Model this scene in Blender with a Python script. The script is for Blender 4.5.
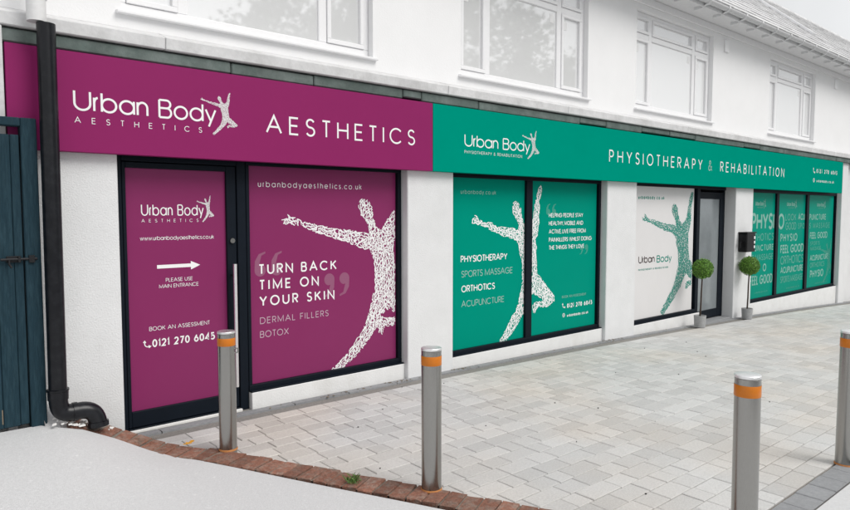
import bpy, bmesh, math, random
from mathutils import Vector, Matrix, noise
R = math.radians
rng = random.Random(7)
for o in list(bpy.data.objects): bpy.data.objects.remove(o)
sc = bpy.context.scene
COL = sc.collection

# ------------------------------------------------------------------ camera
CAMD = 5.35                      # metres from the lens to the face of the pillars (Y = 0)
cam = bpy.data.cameras.new('camera'); camo = bpy.data.objects.new('camera', cam); COL.objects.link(camo)
cam.sensor_width = 36; cam.lens = 660/850*36; cam.clip_start = .05; cam.clip_end = 2000
camo.location = (0, -CAMD, 1.75)
camo.rotation_euler = (R(90-3.728), 0, -math.atan2(.65411, .75360))
sc.camera = camo
# ------------------------------------------------------------------ sky, sun, exposure
SUN_EL, SUN_AZ = R(48), R(22)    # azimuth measured from -Y (in front of the shop) towards +X
w = bpy.data.worlds.new('World'); sc.world = w; w.use_nodes = True
nt = w.node_tree; nt.nodes.clear()
out = nt.nodes.new('ShaderNodeOutputWorld'); bg = nt.nodes.new('ShaderNodeBackground')
sky = nt.nodes.new('ShaderNodeTexSky'); sky.sky_type = 'NISHITA'; sky.sun_disc = False
sky.sun_elevation = SUN_EL; sky.sun_rotation = math.pi - SUN_AZ; sky.dust_density = 3.0; sky.air_density = 1.0
hs = nt.nodes.new('ShaderNodeHueSaturation'); hs.inputs['Saturation'].default_value = .10
tc = nt.nodes.new('ShaderNodeTexCoord'); nz = nt.nodes.new('ShaderNodeTexNoise'); nz.inputs['Scale'].default_value = 2.2; nz.inputs['Detail'].default_value = 6
rp = nt.nodes.new('ShaderNodeMapRange'); rp.inputs[1].default_value = .3; rp.inputs[2].default_value = .7; rp.inputs[3].default_value = .84; rp.inputs[4].default_value = 1.06
mixg = nt.nodes.new('ShaderNodeMix'); mixg.data_type = 'RGBA'; mixg.inputs[0].default_value = .8; mixg.inputs[7].default_value = (7.1, 7.2, 7.3, 1)
mul = nt.nodes.new('ShaderNodeVectorMath'); mul.operation = 'SCALE'
L = nt.links.new
L(sky.outputs[0], hs.inputs['Color']); L(hs.outputs[0], mixg.inputs[6])
L(tc.outputs['Generated'], nz.inputs['Vector']); L(nz.outputs[0], rp.inputs[0])
L(mixg.outputs[2], mul.inputs[0]); L(rp.outputs[0], mul.inputs['Scale'])
L(mul.outputs[0], bg.inputs[0]); bg.inputs[1].default_value = .10
L(bg.outputs[0], out.inputs[0])
sl = bpy.data.lights.new('sun', 'SUN'); sl.energy = 1.5; sl.angle = R(32); sl.color = (1, .97, .93)
so = bpy.data.objects.new('sun', sl); COL.objects.link(so)
sd = Vector((math.sin(SUN_AZ)*math.cos(SUN_EL), -math.cos(SUN_AZ)*math.cos(SUN_EL), math.sin(SUN_EL)))
so.rotation_euler = sd.to_track_quat('Z', 'Y').to_euler(); so.location = (6, -12, 14)
sc.view_settings.view_transform = 'Standard'; sc.view_settings.look = 'None'
sc.view_settings.exposure = 0.42; sc.view_settings.gamma = 1; sc.view_settings.use_curve_mapping = False

# ------------------------------------------------------------------ materials
MATS = {}
def srgb(r, g, b):
    f = lambda c: (c/255/12.92) if c/255 <= .04045 else ((c/255+.055)/1.055)**2.4
    return (f(r), f(g), f(b), 1)
def mat(name, col, rough=.6, metal=0, spec=.5, var=0, vscale=8, bump=0, bscale=60, col2=None, mix_lo=.45, mix_hi=.65, island=0, detail=5, streak=None, coat=0):
    m = bpy.data.materials.new(name); m.use_nodes = True; t = m.node_tree; n = t.nodes; l = t.links.new
    b = n['Principled BSDF']; b.inputs['Roughness'].default_value = rough; b.inputs['Metallic'].default_value = metal
    b.inputs['Specular IOR Level'].default_value = spec; b.inputs['Coat Weight'].default_value = coat
    if len(col) == 3: col = (*col, 1)
    cur = n.new('ShaderNodeRGB'); cur.outputs[0].default_value = col; cur = cur.outputs[0]
    co = n.new('ShaderNodeTexCoord')
    geo = n.new('ShaderNodeNewGeometry')
    pos = geo.outputs['Position']
    if streak:
        mp = n.new('ShaderNodeMapping'); mp.inputs['Scale'].default_value = streak; l(pos, mp.inputs[0]); svec = mp.outputs[0]
    else: svec = pos
    if col2 is not None:
        z = n.new('ShaderNodeTexNoise'); z.inputs['Scale'].default_value = vscale; z.inputs['Detail'].default_value = detail; z.inputs['Roughness'].default_value = .65
        l(svec, z.inputs['Vector'])
        mr = n.new('ShaderNodeMapRange'); mr.inputs[1].default_value = mix_lo; mr.inputs[2].default_value = mix_hi; l(z.outputs[0], mr.inputs[0])
        mx = n.new('ShaderNodeMix'); mx.data_type = 'RGBA'; l(mr.outputs[0], mx.inputs[0]); l(cur, mx.inputs[6]); mx.inputs[7].default_value = (*col2[:3], 1); cur = mx.outputs[2]
    if var or island:
        oi = n.new('ShaderNodeObjectInfo')
        ad = n.new('ShaderNodeMath'); ad.operation = 'ADD'; l(oi.outputs['Random'], ad.inputs[0]); l(geo.outputs['Random Per Island'], ad.inputs[1])
        fr = n.new('ShaderNodeMath'); fr.operation = 'FRACT'; l(ad.outputs[0], fr.inputs[0])
        z2 = n.new('ShaderNodeTexNoise'); z2.inputs['Scale'].default_value = vscale*2.3; z2.inputs['Detail'].default_value = 8; z2.inputs['Roughness'].default_value = .7; l(svec, z2.inputs['Vector'])
        m1 = n.new('ShaderNodeMapRange'); m1.inputs[3].default_value = 1-island; m1.inputs[4].default_value = 1+island; l(fr.outputs[0], m1.inputs[0])
        m2 = n.new('ShaderNodeMapRange'); m2.inputs[1].default_value = .3; m2.inputs[2].default_value = .7; m2.inputs[3].default_value = 1-var; m2.inputs[4].default_value = 1+var; l(z2.outputs[0], m2.inputs[0])
        mm = n.new('ShaderNodeMath'); mm.operation = 'MULTIPLY'; l(m1.outputs[0], mm.inputs[0]); l(m2.outputs[0], mm.inputs[1])
        sv = n.new('ShaderNodeVectorMath'); sv.operation = 'SCALE'; l(cur, sv.inputs[0]); l(mm.outputs[0], sv.inputs['Scale']); cur = sv.outputs[0]
    l(cur, b.inputs['Base Color'])
    if bump:
        bz = n.new('ShaderNodeTexNoise'); bz.inputs['Scale'].default_value = bscale; bz.inputs['Detail'].default_value = 4; l(svec, bz.inputs['Vector'])
        bp = n.new('ShaderNodeBump'); bp.inputs['Strength'].default_value = bump; bp.inputs['Distance'].default_value = .01; l(bz.outputs[0], bp.inputs['Height']); l(bp.outputs[0], b.inputs['Normal'])
    MATS[name] = m
    return m
PURPLE = (.250, .0165, .112); TEAL = (.0, .270, .192)
def blend(a, b, t): return tuple(a[i]*(1-t)+b[i]*t for i in range(3))
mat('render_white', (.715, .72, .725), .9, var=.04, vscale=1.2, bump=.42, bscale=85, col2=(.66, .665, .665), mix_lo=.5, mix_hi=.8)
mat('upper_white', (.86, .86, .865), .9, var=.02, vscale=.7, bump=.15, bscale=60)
mat('plinth_white', (.76, .76, .755), .85, var=.05, vscale=2.5, bump=.3, bscale=60, col2=(.66, .65, .62), mix_lo=.55, mix_hi=.85)
mat('frame_dark', (.006, .0095, .0155), .5, spec=.12, var=.1, vscale=5)
mat('purple_board', PURPLE, .5, spec=.13, var=.02, vscale=.8)
mat('purple_film', blend(PURPLE, (.16, .07, .12), .22), .22, spec=.16, var=.02, vscale=.8)
mat('teal_board', TEAL, .6, spec=.0, var=.02, vscale=.8)
mat('teal_film', blend(TEAL, (.0, .25, .18), .3), .3, spec=.02, var=.02, vscale=.8)
mat('white_film', (.70, .69, .69), .3, spec=.2, var=.02, vscale=.8)
mat('vinyl_white', (.86, .86, .86), .5)
mat('vinyl_faint_purple', blend(PURPLE, (.8, .75, .8), .48), .5)
mat('vinyl_ghost_purple', blend(blend(PURPLE, (.16, .07, .12), .22), (.8, .75, .8), .075), .5)
mat('vinyl_faint_teal', blend(TEAL, (.75, .85, .8), .38), .5)
mat('vinyl_ghost_teal', blend(TEAL, (.75, .85, .8), .05), .5)
mat('vinyl_tint', blend(TEAL, (.75, .85, .8), .13), .5)
mat('vinyl_tint_bright', blend(TEAL, (.75, .85, .8), .30), .5)
mat('vinyl_teal', (.0, .235, .18), .5)
mat('vinyl_dark', (.035, .02, .018), .5)
mat('felt', (.085, .115, .105), .75, var=.25, vscale=3, bump=.3, bscale=30, col2=(.14, .17, .16))
mat('ledge_stone', (.66, .66, .665), .85, var=.12, vscale=2.5, bump=.25, bscale=40, col2=(.56, .56, .56))
mat('upvc', (.85, .85, .86), .35, var=.02)
mat('upper_glass', (.83, .835, .84), .03, metal=.22, spec=.6)
mat('door_glass', (.27, .30, .315), .12, metal=.25, spec=.5, var=.1, vscale=1.5)
mat('soffit', (.72, .72, .73), .7, var=.04)
mat('gutter', (.62, .62, .63), .5, var=.05)
mat('roof_tile', (.66, .66, .665), .85, var=.12, vscale=5, island=.12)
mat('lead', (.60, .60, .61), .6, var=.08)
mat('pipe_black', (.004, .0045, .007), .3, spec=.35, var=.3, vscale=14, bump=.04, bscale=20, col2=(.010, .011, .014))
mat('pipe_pale', (.72, .72, .72), .5, var=.06)
mat('gate_paint', (.014, .036, .050), .6, spec=.12, var=.22, vscale=9, bump=.2, bscale=25, col2=(.022, .050, .066), streak=(6, 6, .6))
mat('bare_wood', (.20, .16, .115), .8, var=.2)
mat('iron', (.02, .02, .022), .45, metal=.6, var=.2)
mat('steel', (.36, .355, .34), .22, metal=1, var=.20, vscale=30, bump=.05, bscale=80, streak=(30, 30, .8))
mat('steel_cap', (.92, .92, .92), .4, metal=1, var=.05, vscale=30)
mat('reflective_orange', (.58, .165, .003), .35, var=.06, vscale=60)
mat('rust', (.45, .18, .05), .7, var=.25, vscale=40)
mat('paver', (.535, .533, .526), .85, var=.13, vscale=34, bump=.5, bscale=150, island=.10, col2=(.555, .52, .48), mix_lo=.45, mix_hi=.7, detail=2)
# a gentler broad drift of warm tint for the pavers is given by a low frequency noise
for nd in MATS['paver'].node_tree.nodes:
    if nd.type == 'TEX_NOISE' and abs(nd.inputs['Scale'].default_value-34) < .01: nd.inputs['Scale'].default_value = .55
mat('joint_sand', (.23, .22, .205), .95, var=.25, vscale=20, bump=.4, bscale=120)
mat('paver_dark', (.27, .275, .285), .85, var=.14, vscale=14, bump=.45, bscale=150, island=.10)
mat('brick_red', (.235, .105, .07), .95, var=.35, vscale=16, bump=.9, bscale=70, island=.25, col2=(.25, .18, .145), mix_lo=.45, mix_hi=.68)
mat('mortar', (.20, .17, .14), .95, var=.25, vscale=14, bump=.6, bscale=90)
mat('concrete', (.585, .587, .592), .9, var=.085, vscale=30, bump=.4, bscale=170, col2=(.70, .70, .70), mix_lo=.60, mix_hi=.72, detail=9)
mat('plaster_flake', (.78, .77, .75), .9, var=.05)
mat('asphalt', (.055, .055, .057), .9, var=.2, vscale=8, bump=.5, bscale=90)
mat('kerb_stone', (.38, .38, .37), .85, var=.15, vscale=6, bump=.3, bscale=60)
mat('box_leaf', (.115, .26, .026), .55, var=.25, vscale=20, island=.55)
mat('box_core', (.055, .13, .015), .8)
mat('bark', (.045, .03, .022), .85, var=.25, vscale=30, bump=.5, bscale=60)
mat('pot_grey', (.34, .345, .35), .7, var=.14, vscale=12, bump=.2, bscale=50)
mat('soil', (.05, .04, .03), .95, var=.3, vscale=40)
mat('black_plastic', (.006, .006, .007), .4, spec=.3)
mat('white_plastic', (.8, .8, .8), .4)
mat('tree_leaf', (.045, .085, .03), .6, var=.2, vscale=3, island=.45)
mat('leaf_yellow', (.75, .36, .03), .6)
mat('weed', (.10, .20, .04), .6, island=.3)
mat('grit', (.03, .028, .025), .9)
mat('interior', (.10, .10, .10), .9)

# ------------------------------------------------------------------ mesh helpers
class MB:
    def __init__(s): s.v = []; s.f = []
    def quad(s, a, b, c, d): i = len(s.v); s.v += [a, b, c, d]; s.f.append((i, i+1, i+2, i+3))
    def box(s, x0, x1, y0, y1, z0, z1, M=None):
        i = len(s.v); P = [(x0,y0,z0),(x1,y0,z0),(x1,y1,z0),(x0,y1,z0),(x0,y0,z1),(x1,y0,z1),(x1,y1,z1),(x0,y1,z1)]
        if M: P = [tuple(M @ Vector(p)) for p in P]
        s.v += P
        s.f += [(i,i+3,i+2,i+1),(i+4,i+5,i+6,i+7),(i,i+1,i+5,i+4),(i+1,i+2,i+6,i+5),(i+2,i+3,i+7,i+6),(i+3,i,i+4,i+7)]
        return s
    def prism(s, prof, x0, x1):            # profile of (y,z), extruded along X
        n = len(prof); i = len(s.v)
        s.v += [(x0, y, z) for y, z in prof]+[(x1, y, z) for y, z in prof]
        s.f.append(tuple(range(i, i+n))); s.f.append(tuple(range(i+2*n-1, i+n-1, -1)))
        for k in range(n): j = (k+1) % n; s.f.append((i+k, i+n+k, i+n+j, i+j))
        return s
    def lathe(s, prof, c=(0,0,0), n=32, cap=True):   # (r,z)
        i = len(s.v); m = len(prof)
        for r, z in prof:
            for k in range(n): a = 2*math.pi*k/n; s.v.append((c[0]+r*math.cos(a), c[1]+r*math.sin(a), c[2]+z))
        for q in range(m-1):
            for k in range(n): k2 = (k+1) % n; s.f.append((i+q*n+k, i+q*n+k2, i+(q+1)*n+k2, i+(q+1)*n+k))
        if cap: s.f.append(tuple(i+k for k in reversed(range(n)))); s.f.append(tuple(i+(m-1)*n+k for k in range(n)))
        return s
    def tube(s, pts, rad, n=16, cap=True):
        pts = [Vector(p) for p in pts]; i = len(s.v); m = len(pts)
        if not hasattr(rad, '__len__'): rad = [rad]*m
        ref = Vector((0, 1, 0)) if abs((pts[-1]-pts[0]).normalized().y) < .9 else Vector((1, 0, 0))
        for q, p in enumerate(pts):
            d = (pts[min(q+1, m-1)]-pts[max(q-1, 0)]).normalized()
            u = d.cross(ref).normalized(); v2 = d.cross(u)
            for k in range(n): a = 2*math.pi*k/n; s.v.append(tuple(p+rad[q]*(u*math.cos(a)+v2*math.sin(a))))
        for q in range(m-1):
            for k in range(n): k2 = (k+1) % n; s.f.append((i+q*n+k, i+(q+1)*n+k, i+(q+1)*n+k2, i+q*n+k2))
        if cap: s.f.append(tuple(i+k for k in range(n))); s.f.append(tuple(i+(m-1)*n+k for k in reversed(range(n))))
        return s
    def mesh(s, name, m, bevel=0, smooth=False, seg=1):
        me = bpy.data.meshes.new(name); me.from_pydata(s.v, [], s.f); me.update()
        bm = bmesh.new(); bm.from_mesh(me)
        bmesh.ops.recalc_face_normals(bm, faces=bm.faces) if bevel or smooth else None
        if bevel: bmesh.ops.bevel(bm, geom=[e for e in bm.edges if len(e.link_faces) == 2 and e.calc_face_angle(0) > .5], offset=bevel, segments=seg, affect='EDGES', profile=.6)
        bm.to_mesh(me); bm.free()
        if smooth:
            me.polygons.foreach_set('use_smooth', [True]*len(me.polygons))
            try: me.set_sharp_from_angle(angle=R(35))
            except Exception: pass
        me.materials.append(MATS[m]); return me
    def build(s, name, m, parent=None, bevel=0, smooth=False, seg=1, kind=None):
        o = bpy.data.objects.new(name, s.mesh(name, m, bevel, smooth, seg)); COL.objects.link(o)
        if parent: o.parent = parent
        if kind: o['kind'] = kind
        return o
def meshobj(name, me, parent=None, loc=None, rot=None):
    o = bpy.data.objects.new(name, me); COL.objects.link(o)
    if parent: o.parent = parent
    if loc is not None: o.location = loc
    if rot is not None: o.rotation_euler = rot
    return o
def tag(o, label=None, cat=None, group=None, kind=None):
    if label: o['label'] = label
    if cat: o['category'] = cat
    if group: o['group'] = group
    if kind: o['kind'] = kind
    return o
def empty(name, loc=(0,0,0)):
    o = bpy.data.objects.new(name, None); COL.objects.link(o); o.location = loc; o.empty_display_size = .1; return o
def child(o, parent):          # keep world place while parenting to a thing that stands elsewhere
    o.parent = parent; o.matrix_parent_inverse = Matrix.Translation(parent.location).inverted(); return o
def Y(d): return d-CAMD
def smooth(t): t = max(0, min(1, t)); return t*t*(3-2*t)

# ------------------------------------------------------------------ ground heights
def zg(x):
    t = max(0, min(x, 24)-1.5); return -.0014*t*t-.003*t
def zc(x, d):                  # concrete footway: climbs to the gate in the left corner
    return zg(x)+.015+.25*smooth((1.75-x)/.8)*smooth((d-3.5)/1.8)

# big ground sheet (carriageway behind the camera, out to the horizon)
m = MB(); xs = [-300, -60, -20, 0, 3, 6, 9, 12, 15, 18, 21, 24, 40, 100, 300]; ys = [-300, -60, -30, -12, -7.6, 12, 60, 300]
for a in range(len(xs)-1):
    for b in range(len(ys)-1):
        P = lambda x, y: (x, y, zg(x)-.14)
        m.quad(P(xs[a], ys[b]), P(xs[a+1], ys[b]), P(xs[a+1], ys[b+1]), P(xs[a], ys[b+1]))
tag(m.build('ground', 'asphalt'), kind='structure')

# edge of the concrete against bricks / border, and matching brick centre line (x, distance from lens plane)
edge = [(-6, 5.24), (.2, 5.2), (.93, 5.19), (1.03, 5.10), (1.18, 5.08), (1.37, 4.99), (1.545, 4.78), (1.77, 4.45), (2.29, 3.33), (2.52, 2.83), (2.85, 2.13), (3.24, 1.35), (4, 1.35), (6, 1.35), (9, 1.35), (12, 1.35), (16, 1.35), (20, 1.35), (30, 1.35)]
fine = []
for (a, b) in zip(edge[:-1], edge[1:]):
    k = max(1, int(math.dist(a, b)/.15))if a[0] < 4 and a[0] > -1 else max(1, int(math.dist(a, b)/.6))
    fine += [(a[0]+(b[0]-a[0])*i/k, a[1]+(b[1]-a[1])*i/k) for i in range(k)]
fine.append(edge[-1])
m = MB(); rows = 26; n = len(fine)
for (x, d) in fine:
    ox, od = x-.0, -2.2
    if x < 3.24: ox = x-(3.24-x)*.2
    for r in range(rows+1):
        t = (r/rows)**1.3; px, pd = x+(ox-x)*t, d+(od-d)*t
        m.v.append((px, Y(pd), zc(px, pd)+.003*noise.noise(Vector((px*1.3, pd*1.3, 0)))))
for i in range(n-1):
    for r in range(rows):
        a = i*(rows+1)+r; m.f.append((a, a+1, a+rows+2, a+rows+1))
tag(m.build('footway', 'concrete', smooth=True), kind='structure')
m = MB()
for i in range(18):
    x0 = -7+i*2.0; m.box(x0, x0+1.994, Y(-2.33), Y(-2.204), zg(x0)-.16, zg(x0)+.012)
kerb_root = tag(m.build('kerb', 'kerb_stone', bevel=.01), kind='structure')

# paving: sand bed, then single pavers in courses that run along the shop
m = MB()
bed_x = [1.0, 1.5, 2, 3, 4, 5, 6, 7, 8, 9, 10, 11, 12, 13, 14, 15, 16, 17, 18, 19, 20, 22, 26, 30]
for a, b in zip(bed_x[:-1], bed_x[1:]):
    m.quad((a, Y(1.2), zg(a)-.013), (b, Y(1.2), zg(b)-.013), (b, Y(5.6), zg(b)-.013), (a, Y(5.6), zg(a)-.013))
paving = tag(m.build('paving', 'joint_sand'), kind='structure')
brick_c = [(1.12, 5.20), (1.30, 5.18), (1.46, 5.04), (1.64, 4.80), (1.86, 4.50), (2.40, 3.38), (2.62, 2.92), (2.95, 2.22), (3.30, 1.47)]
def brick_x(d):                # paver side of the brick edging at distance d
    pts = brick_c[::-1]
    for (xa, da), (xb, db) in zip(pts[:-1], pts[1:]):
        if da <= d <= db: return xa+(xb-xa)*(d-da)/(db-da)+.06
    return 3.3 if d < 1.47 else 1.5
COURSE = .149
fwd = Vector((.654, .7536))
cands = []
d = 1.55; row = 0
while d+COURSE < 5.27:
    x = brick_x(d+.07)-rng.random()*.1; last = None
    while x < 26:
        ln = rng.choice([.148, .202, .202, .252, .302, .302])
        far = x > 13
        if ln == last and rng.random() < .6: ln = rng.choice([.202, .252, .302])
        last = ln
        cx, cd = x+ln/2, d+COURSE/2
        zc_ = cx*.654+cd*.7536; xr = cx*.7552-cd*.6555
        px = 425+660*xr/zc_; py = 255+ (1.75-zg(cx))*660/zc_-43
        cands.append((zc_ if (-10 < px < 860 and py < 520) else 999, cx, cd, ln))
        x += ln
    d += COURSE; row += 1
cands.sort(key=lambda c: c[0])
PM = {}
def paver_mb(mb, cx, y, z, hx, hy, tilt=(0, 0), hgt=.04, ch=.004):
    i = len(mb.v)
    for (k, zz, s) in ((0, -hgt, 0), (1, -ch, 0), (2, 0, ch)):
        for sx, sy in ((-1,-1),(1,-1),(1,1),(-1,1)):
            lx, ly = sx*(hx-s), sy*(hy-s); mb.v.append((cx+lx, y+ly, z+zz+lx*tilt[0]+ly*tilt[1]))
    for q in (0, 4):
        for k in range(4): k2 = (k+1) % 4; mb.f.append((i+q+k, i+q+k2, i+q+4+k2, i+q+4+k))
    mb.f.append((i+8, i+9, i+10, i+11))
for ln in (.148, .202, .252, .302):
    mb = MB(); paver_mb(mb, 0, 0, 0, ln/2-.003, COURSE/2-.003); PM[ln] = mb.mesh('paver', 'paver')
rest = MB()
for i, (dist, cx, cd, ln) in enumerate(cands):
    dz = rng.uniform(-.0015, .0015); sl_ = (zg(cx+.1)-zg(cx-.1))/.2
    if i < 300:
        o = meshobj('paver', PM[ln], paving, (cx, Y(cd), zg(cx)+dz), (rng.uniform(-.005, .005), -math.atan(sl_)+rng.uniform(-.004, .004), rng.uniform(-.008, .008)))
    else:
        paver_mb(rest, cx, Y(cd), zg(cx)+dz, ln/2-.003, COURSE/2-.003, (sl_+rng.uniform(-.006, .006), rng.uniform(-.008, .008)))
rest.build('paver_field', 'paver', paving, kind='stuff')

# dark border course beyond the last bollards
border = MB()
for a, b in zip(bed_x[2:-1], bed_x[3:]):
    if a < 3.2: continue
    border.quad((a if a > 3.3 else 3.2, Y(1.345), zg(a)-.01), (b, Y(1.345), zg(b)-.01), (b, Y(1.55), zg(b)-.01), (a, Y(1.55), zg(a)-.01))
border = tag(border.build('border_course', 'mortar'), kind='structure')
mb = MB(); paver_mb(mb, 0, 0, 0, .104, .083, ch=.005); bme = mb.mesh('border_block', 'paver_dark')
x = 3.36
while x < 16:
    meshobj('border_block', bme, border, (x+.107, Y(1.455), zg(x+.1)+.004+rng.uniform(-.002, .002)), (rng.uniform(-.01, .01), -math.atan((zg(x+.2)-zg(x))/.2), rng.uniform(-.012, .012))); x += .214

# thin grey channel at the foot of the shop front
m = MB(); m_x = [1.62]+[k*.6 for k in range(3, 34)]
for a, b in zip(m_x[:-1], m_x[1:]):
    i = len(m.v)
    for xx, e in ((a, .004), (b, -.004)):
        for yy in (Y(5.275), Y(5.36)):
            m.v += [(xx+e, yy, zg(xx)-.03), (xx+e, yy, zg(xx)+.003)]
    m.f += [(i+1, i+5, i+7, i+3), (i, i+4, i+5, i+1)]
tag(m.build('drain_channel', 'paver_dark'), kind='structure')

# brick edging: every brick its own piece
m = MB(); i0 = 0
for (x, d) in brick_c:
    pass
def poly_at(pts, s):
    for a, b in zip(pts[:-1], pts[1:]):
        l_ = math.dist(a, b)
        if s <= l_: return (a[0]+(b[0]-a[0])*s/l_, a[1]+(b[1]-a[1])*s/l_), math.atan2(b[1]-a[1], b[0]-a[0])
        s -= l_
    return pts[-1], math.atan2(pts[-1][1]-pts[-2][1], pts[-1][0]-pts[-2][0])
tot = sum(math.dist(a, b) for a, b in zip(brick_c[:-1], brick_c[1:]))
m = MB(); N = 60; i0 = len(m.v)
for k in range(N+1):
    (x, d), a = poly_at(brick_c, tot*k/N)
    nx, nd = -math.sin(a), math.cos(a)
    for e in (-.098, .098):
        px, pd = x+nx*e, d+nd*e; m.v.append((px, Y(pd), zc(x, d)+.004))
for k in range(N): m.f.append((2*k, 2*k+2, 2*k+3, 2*k+1))
edging = tag(m.build('brick_edging', 'mortar'), kind='structure')
bricks = []
for q in range(5):
    mb = MB(); bm_ = mb.box(-.05, .05, -.102, .102, -.055, .0).mesh('brick', 'brick_red', bevel=.008, seg=2)
    for v in bm_.vertices: v.co += Vector([rng.uniform(-.005, .005) for _ in range(3)])
    bricks.append(bm_)
s = .05
while s < tot-.02:
    (x, d), a = poly_at(brick_c, s)
    g1 = poly_at(brick_c, min(tot, s+.08)); g0 = poly_at(brick_c, max(0, s-.08))
    a = math.atan2(g1[0][1]-g0[0][1], g1[0][0]-g0[0][0])
    slope = (zc(*g1[0])-zc(*g0[0]))/.16
    meshobj('brick', rng.choice(bricks), edging, (x, Y(d), zc(x, d)+.013+rng.uniform(-.005, .004)), (rng.uniform(-.03, .03), -math.atan(slope)+rng.uniform(-.03, .03), a+rng.uniform(-.04, .04)))
    s += .111

# ------------------------------------------------------------------ shop building
bld = tag(empty('shop_building', (9, 0, 0)), 'two storey white rendered shop terrace with purple and teal window graphics', 'building')
def part(mb, name, mt, parent=None, **k):
    return child_b(mb.build(name, mt, **k), parent or bld)
def child_b(o, parent):
    o.parent = parent
    if parent.type == 'EMPTY': o.matrix_parent_inverse = Matrix.Translation(parent.location).inverted()
    elif parent is not bld: o.matrix_parent_inverse = parent_world(parent).inverted()
    return o
def parent_world(p):
    M = p.matrix_basis.copy()
    if p.parent: M = parent_world(p.parent) @ p.matrix_parent_inverse @ M
    return M
LOW = -.75
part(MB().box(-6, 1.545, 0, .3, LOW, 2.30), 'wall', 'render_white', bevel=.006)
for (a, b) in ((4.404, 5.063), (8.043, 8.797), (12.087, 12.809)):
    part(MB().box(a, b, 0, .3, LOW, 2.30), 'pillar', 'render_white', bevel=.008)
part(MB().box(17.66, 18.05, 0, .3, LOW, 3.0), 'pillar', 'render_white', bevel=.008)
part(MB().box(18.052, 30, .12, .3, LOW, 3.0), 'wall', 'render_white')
# low walls beneath the windows
for (a, b, zt) in ((2.64, 4.404, .135), (5.063, 8.043, .095), (8.797, 10.92, .035), (12.809, 17.66, .0)):
    part(MB().box(a+.001, b-.001, .05, .25, LOW, zt-.001), 'plinth', 'plinth_white', bevel=.004)
# back of the shop so that nothing is open
part(MB().box(-6, 30, 6.9, 7.1, LOW, 5), 'back_wall', 'render_white')
part(MB().box(-6, 30, .32, 6.9, 2.32, 2.5), 'shop_ceiling', 'interior')
part(MB().box(-6, 30, .32, 6.9, -.30, -.24), 'shop_floor', 'interior')
part(MB().box(-6.2, -6, 0, 7, LOW, 5), 'side_wall', 'render_white')
# felt strip, stone ledge
x = -6
fl = [-6, .2, 2.45, 3.25, 4.3, 4.55, 5.4, 7.3, 7.9, 8.8, 9.6, 10.4, 12.2, 12.9, 14.0, 17.0, 20, 24, 30]; lifted = (4.3, 7.3, 8.8, 9.6, 12.2)
for a, b in zip(fl[:-1], fl[1:]):
    part(MB().box(a+.004, b-.004, Y(5.292)+rng.uniform(-.004, .004), .28, 2.897+rng.uniform(-.0, .006)+(.022 if a in lifted else 0), 3.003+rng.uniform(-.012, .0)), 'flashing_strip', 'felt', bevel=.01)
le = [-6, 1.9, 4.9, 7.0, 10.1, 12.8, 16.0, 19, 24, 30]
for a, b in zip(le[:-1], le[1:]):
    part(MB().prism([(Y(5.262), 3.008), (Y(5.255), 3.10), (Y(5.40), 3.155), (.28, 3.155), (.28, 3.008)], a+.002, b-.002), 'ledge', 'ledge_stone', bevel=.006)
# upper wall with its window openings
UW = [1.62, 5.22, 8.79, 13.5, 18.6, 23.4]; WW = 2.38; WZ0, WZ1 = 3.29, 4.72
m = MB(); yf, yb = Y(5.40), Y(5.40)+.22
x = -6
for ux in UW:
    m.box(x, ux, yf, yb, 3.156, 5.0); m.box(ux, ux+WW, yf, yb, 3.156, WZ0); m.box(ux, ux+WW, yf, yb, WZ1, 5.0); x = ux+WW
m.box(x, 30, yf, yb, 3.156, 5.0)
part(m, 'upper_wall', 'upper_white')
def upper_window(ux):
    wd = MB(); f0, f1 = yf+.075, yf+.135
    # outer frame
    wd.box(ux, ux+WW, f0, f1, WZ0, WZ0+.075); wd.box(ux, ux+WW, f0, f1, WZ1-.06, WZ1)
    wd.box(ux, ux+.06, f0+.001, f1, WZ0+.075, WZ1-.06); wd.box(ux+WW-.06, ux+WW, f0+.001, f1, WZ0+.075, WZ1-.06)
    for a, b in ((.46, .545), (1.80, 1.89)): wd.box(ux+a, ux+b, f0+.002, f1, WZ0+.075, WZ1-.06)
    for a, b in ((.06, .46), (.545, 1.80), (1.89, WW-.06)): wd.box(ux+a, ux+b, f0+.003, f1, 4.335, 4.415)
    wf = part(wd, 'window', 'upvc', bevel=.006)
    for (a, b) in ((.06, .46), (.545, 1.80), (1.89, WW-.06)):
        for (z0, z1) in ((WZ0+.075, 4.335), (4.415, WZ1-.06)):
            side = b-a < 1
            if side or z0 > 4:     # opening casements carry a sash of their own
                s = MB(); w_ = .042; A, B = ux+a+.002, ux+b-.002; y0, y1 = f0-.012, f0+.04; za, zb = z0+.002, z1-.002
                s.box(A, B, y0, y1, za, za+w_); s.box(A, B, y0, y1, zb-w_, zb)
                s.box(A, A+w_, y0, y1, za+w_, zb-w_); s.box(B-w_, B, y0, y1, za+w_, zb-w_)
                part(s, 'sash', 'upvc', wf, bevel=.004)
                gx0, gx1, gz0, gz1 = A+w_, B-w_, za+w_, zb-w_
            else: gx0, gx1, gz0, gz1 = ux+a, ux+b, z0, z1
            part(MB().box(gx0-.005, gx1+.005, f0+.022, f0+.034, gz0-.005, gz1+.005), 'pane', 'upper_glass', wf)
            if z0 < 4:             # white stickers left in the corners of the panes
                sx = (gx0+.03) if a < 1 and side else (gx1-.12 if not side else gx0+.03)
                part(MB().box(sx, sx+.07, f0+.0195, f0+.0215, gz1-.15, gz1-.04), 'sticker', 'white_plastic', wf)
    part(MB().prism([(yf-.045, WZ0-.035), (yf-.045, WZ0-.012), (yf+.074, WZ0+.004), (yf+.074, WZ0-.034)], ux-.04, ux+WW+.04), 'sill', 'upvc', wf, bevel=.004)
for ux in UW: upper_window(ux)
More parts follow.
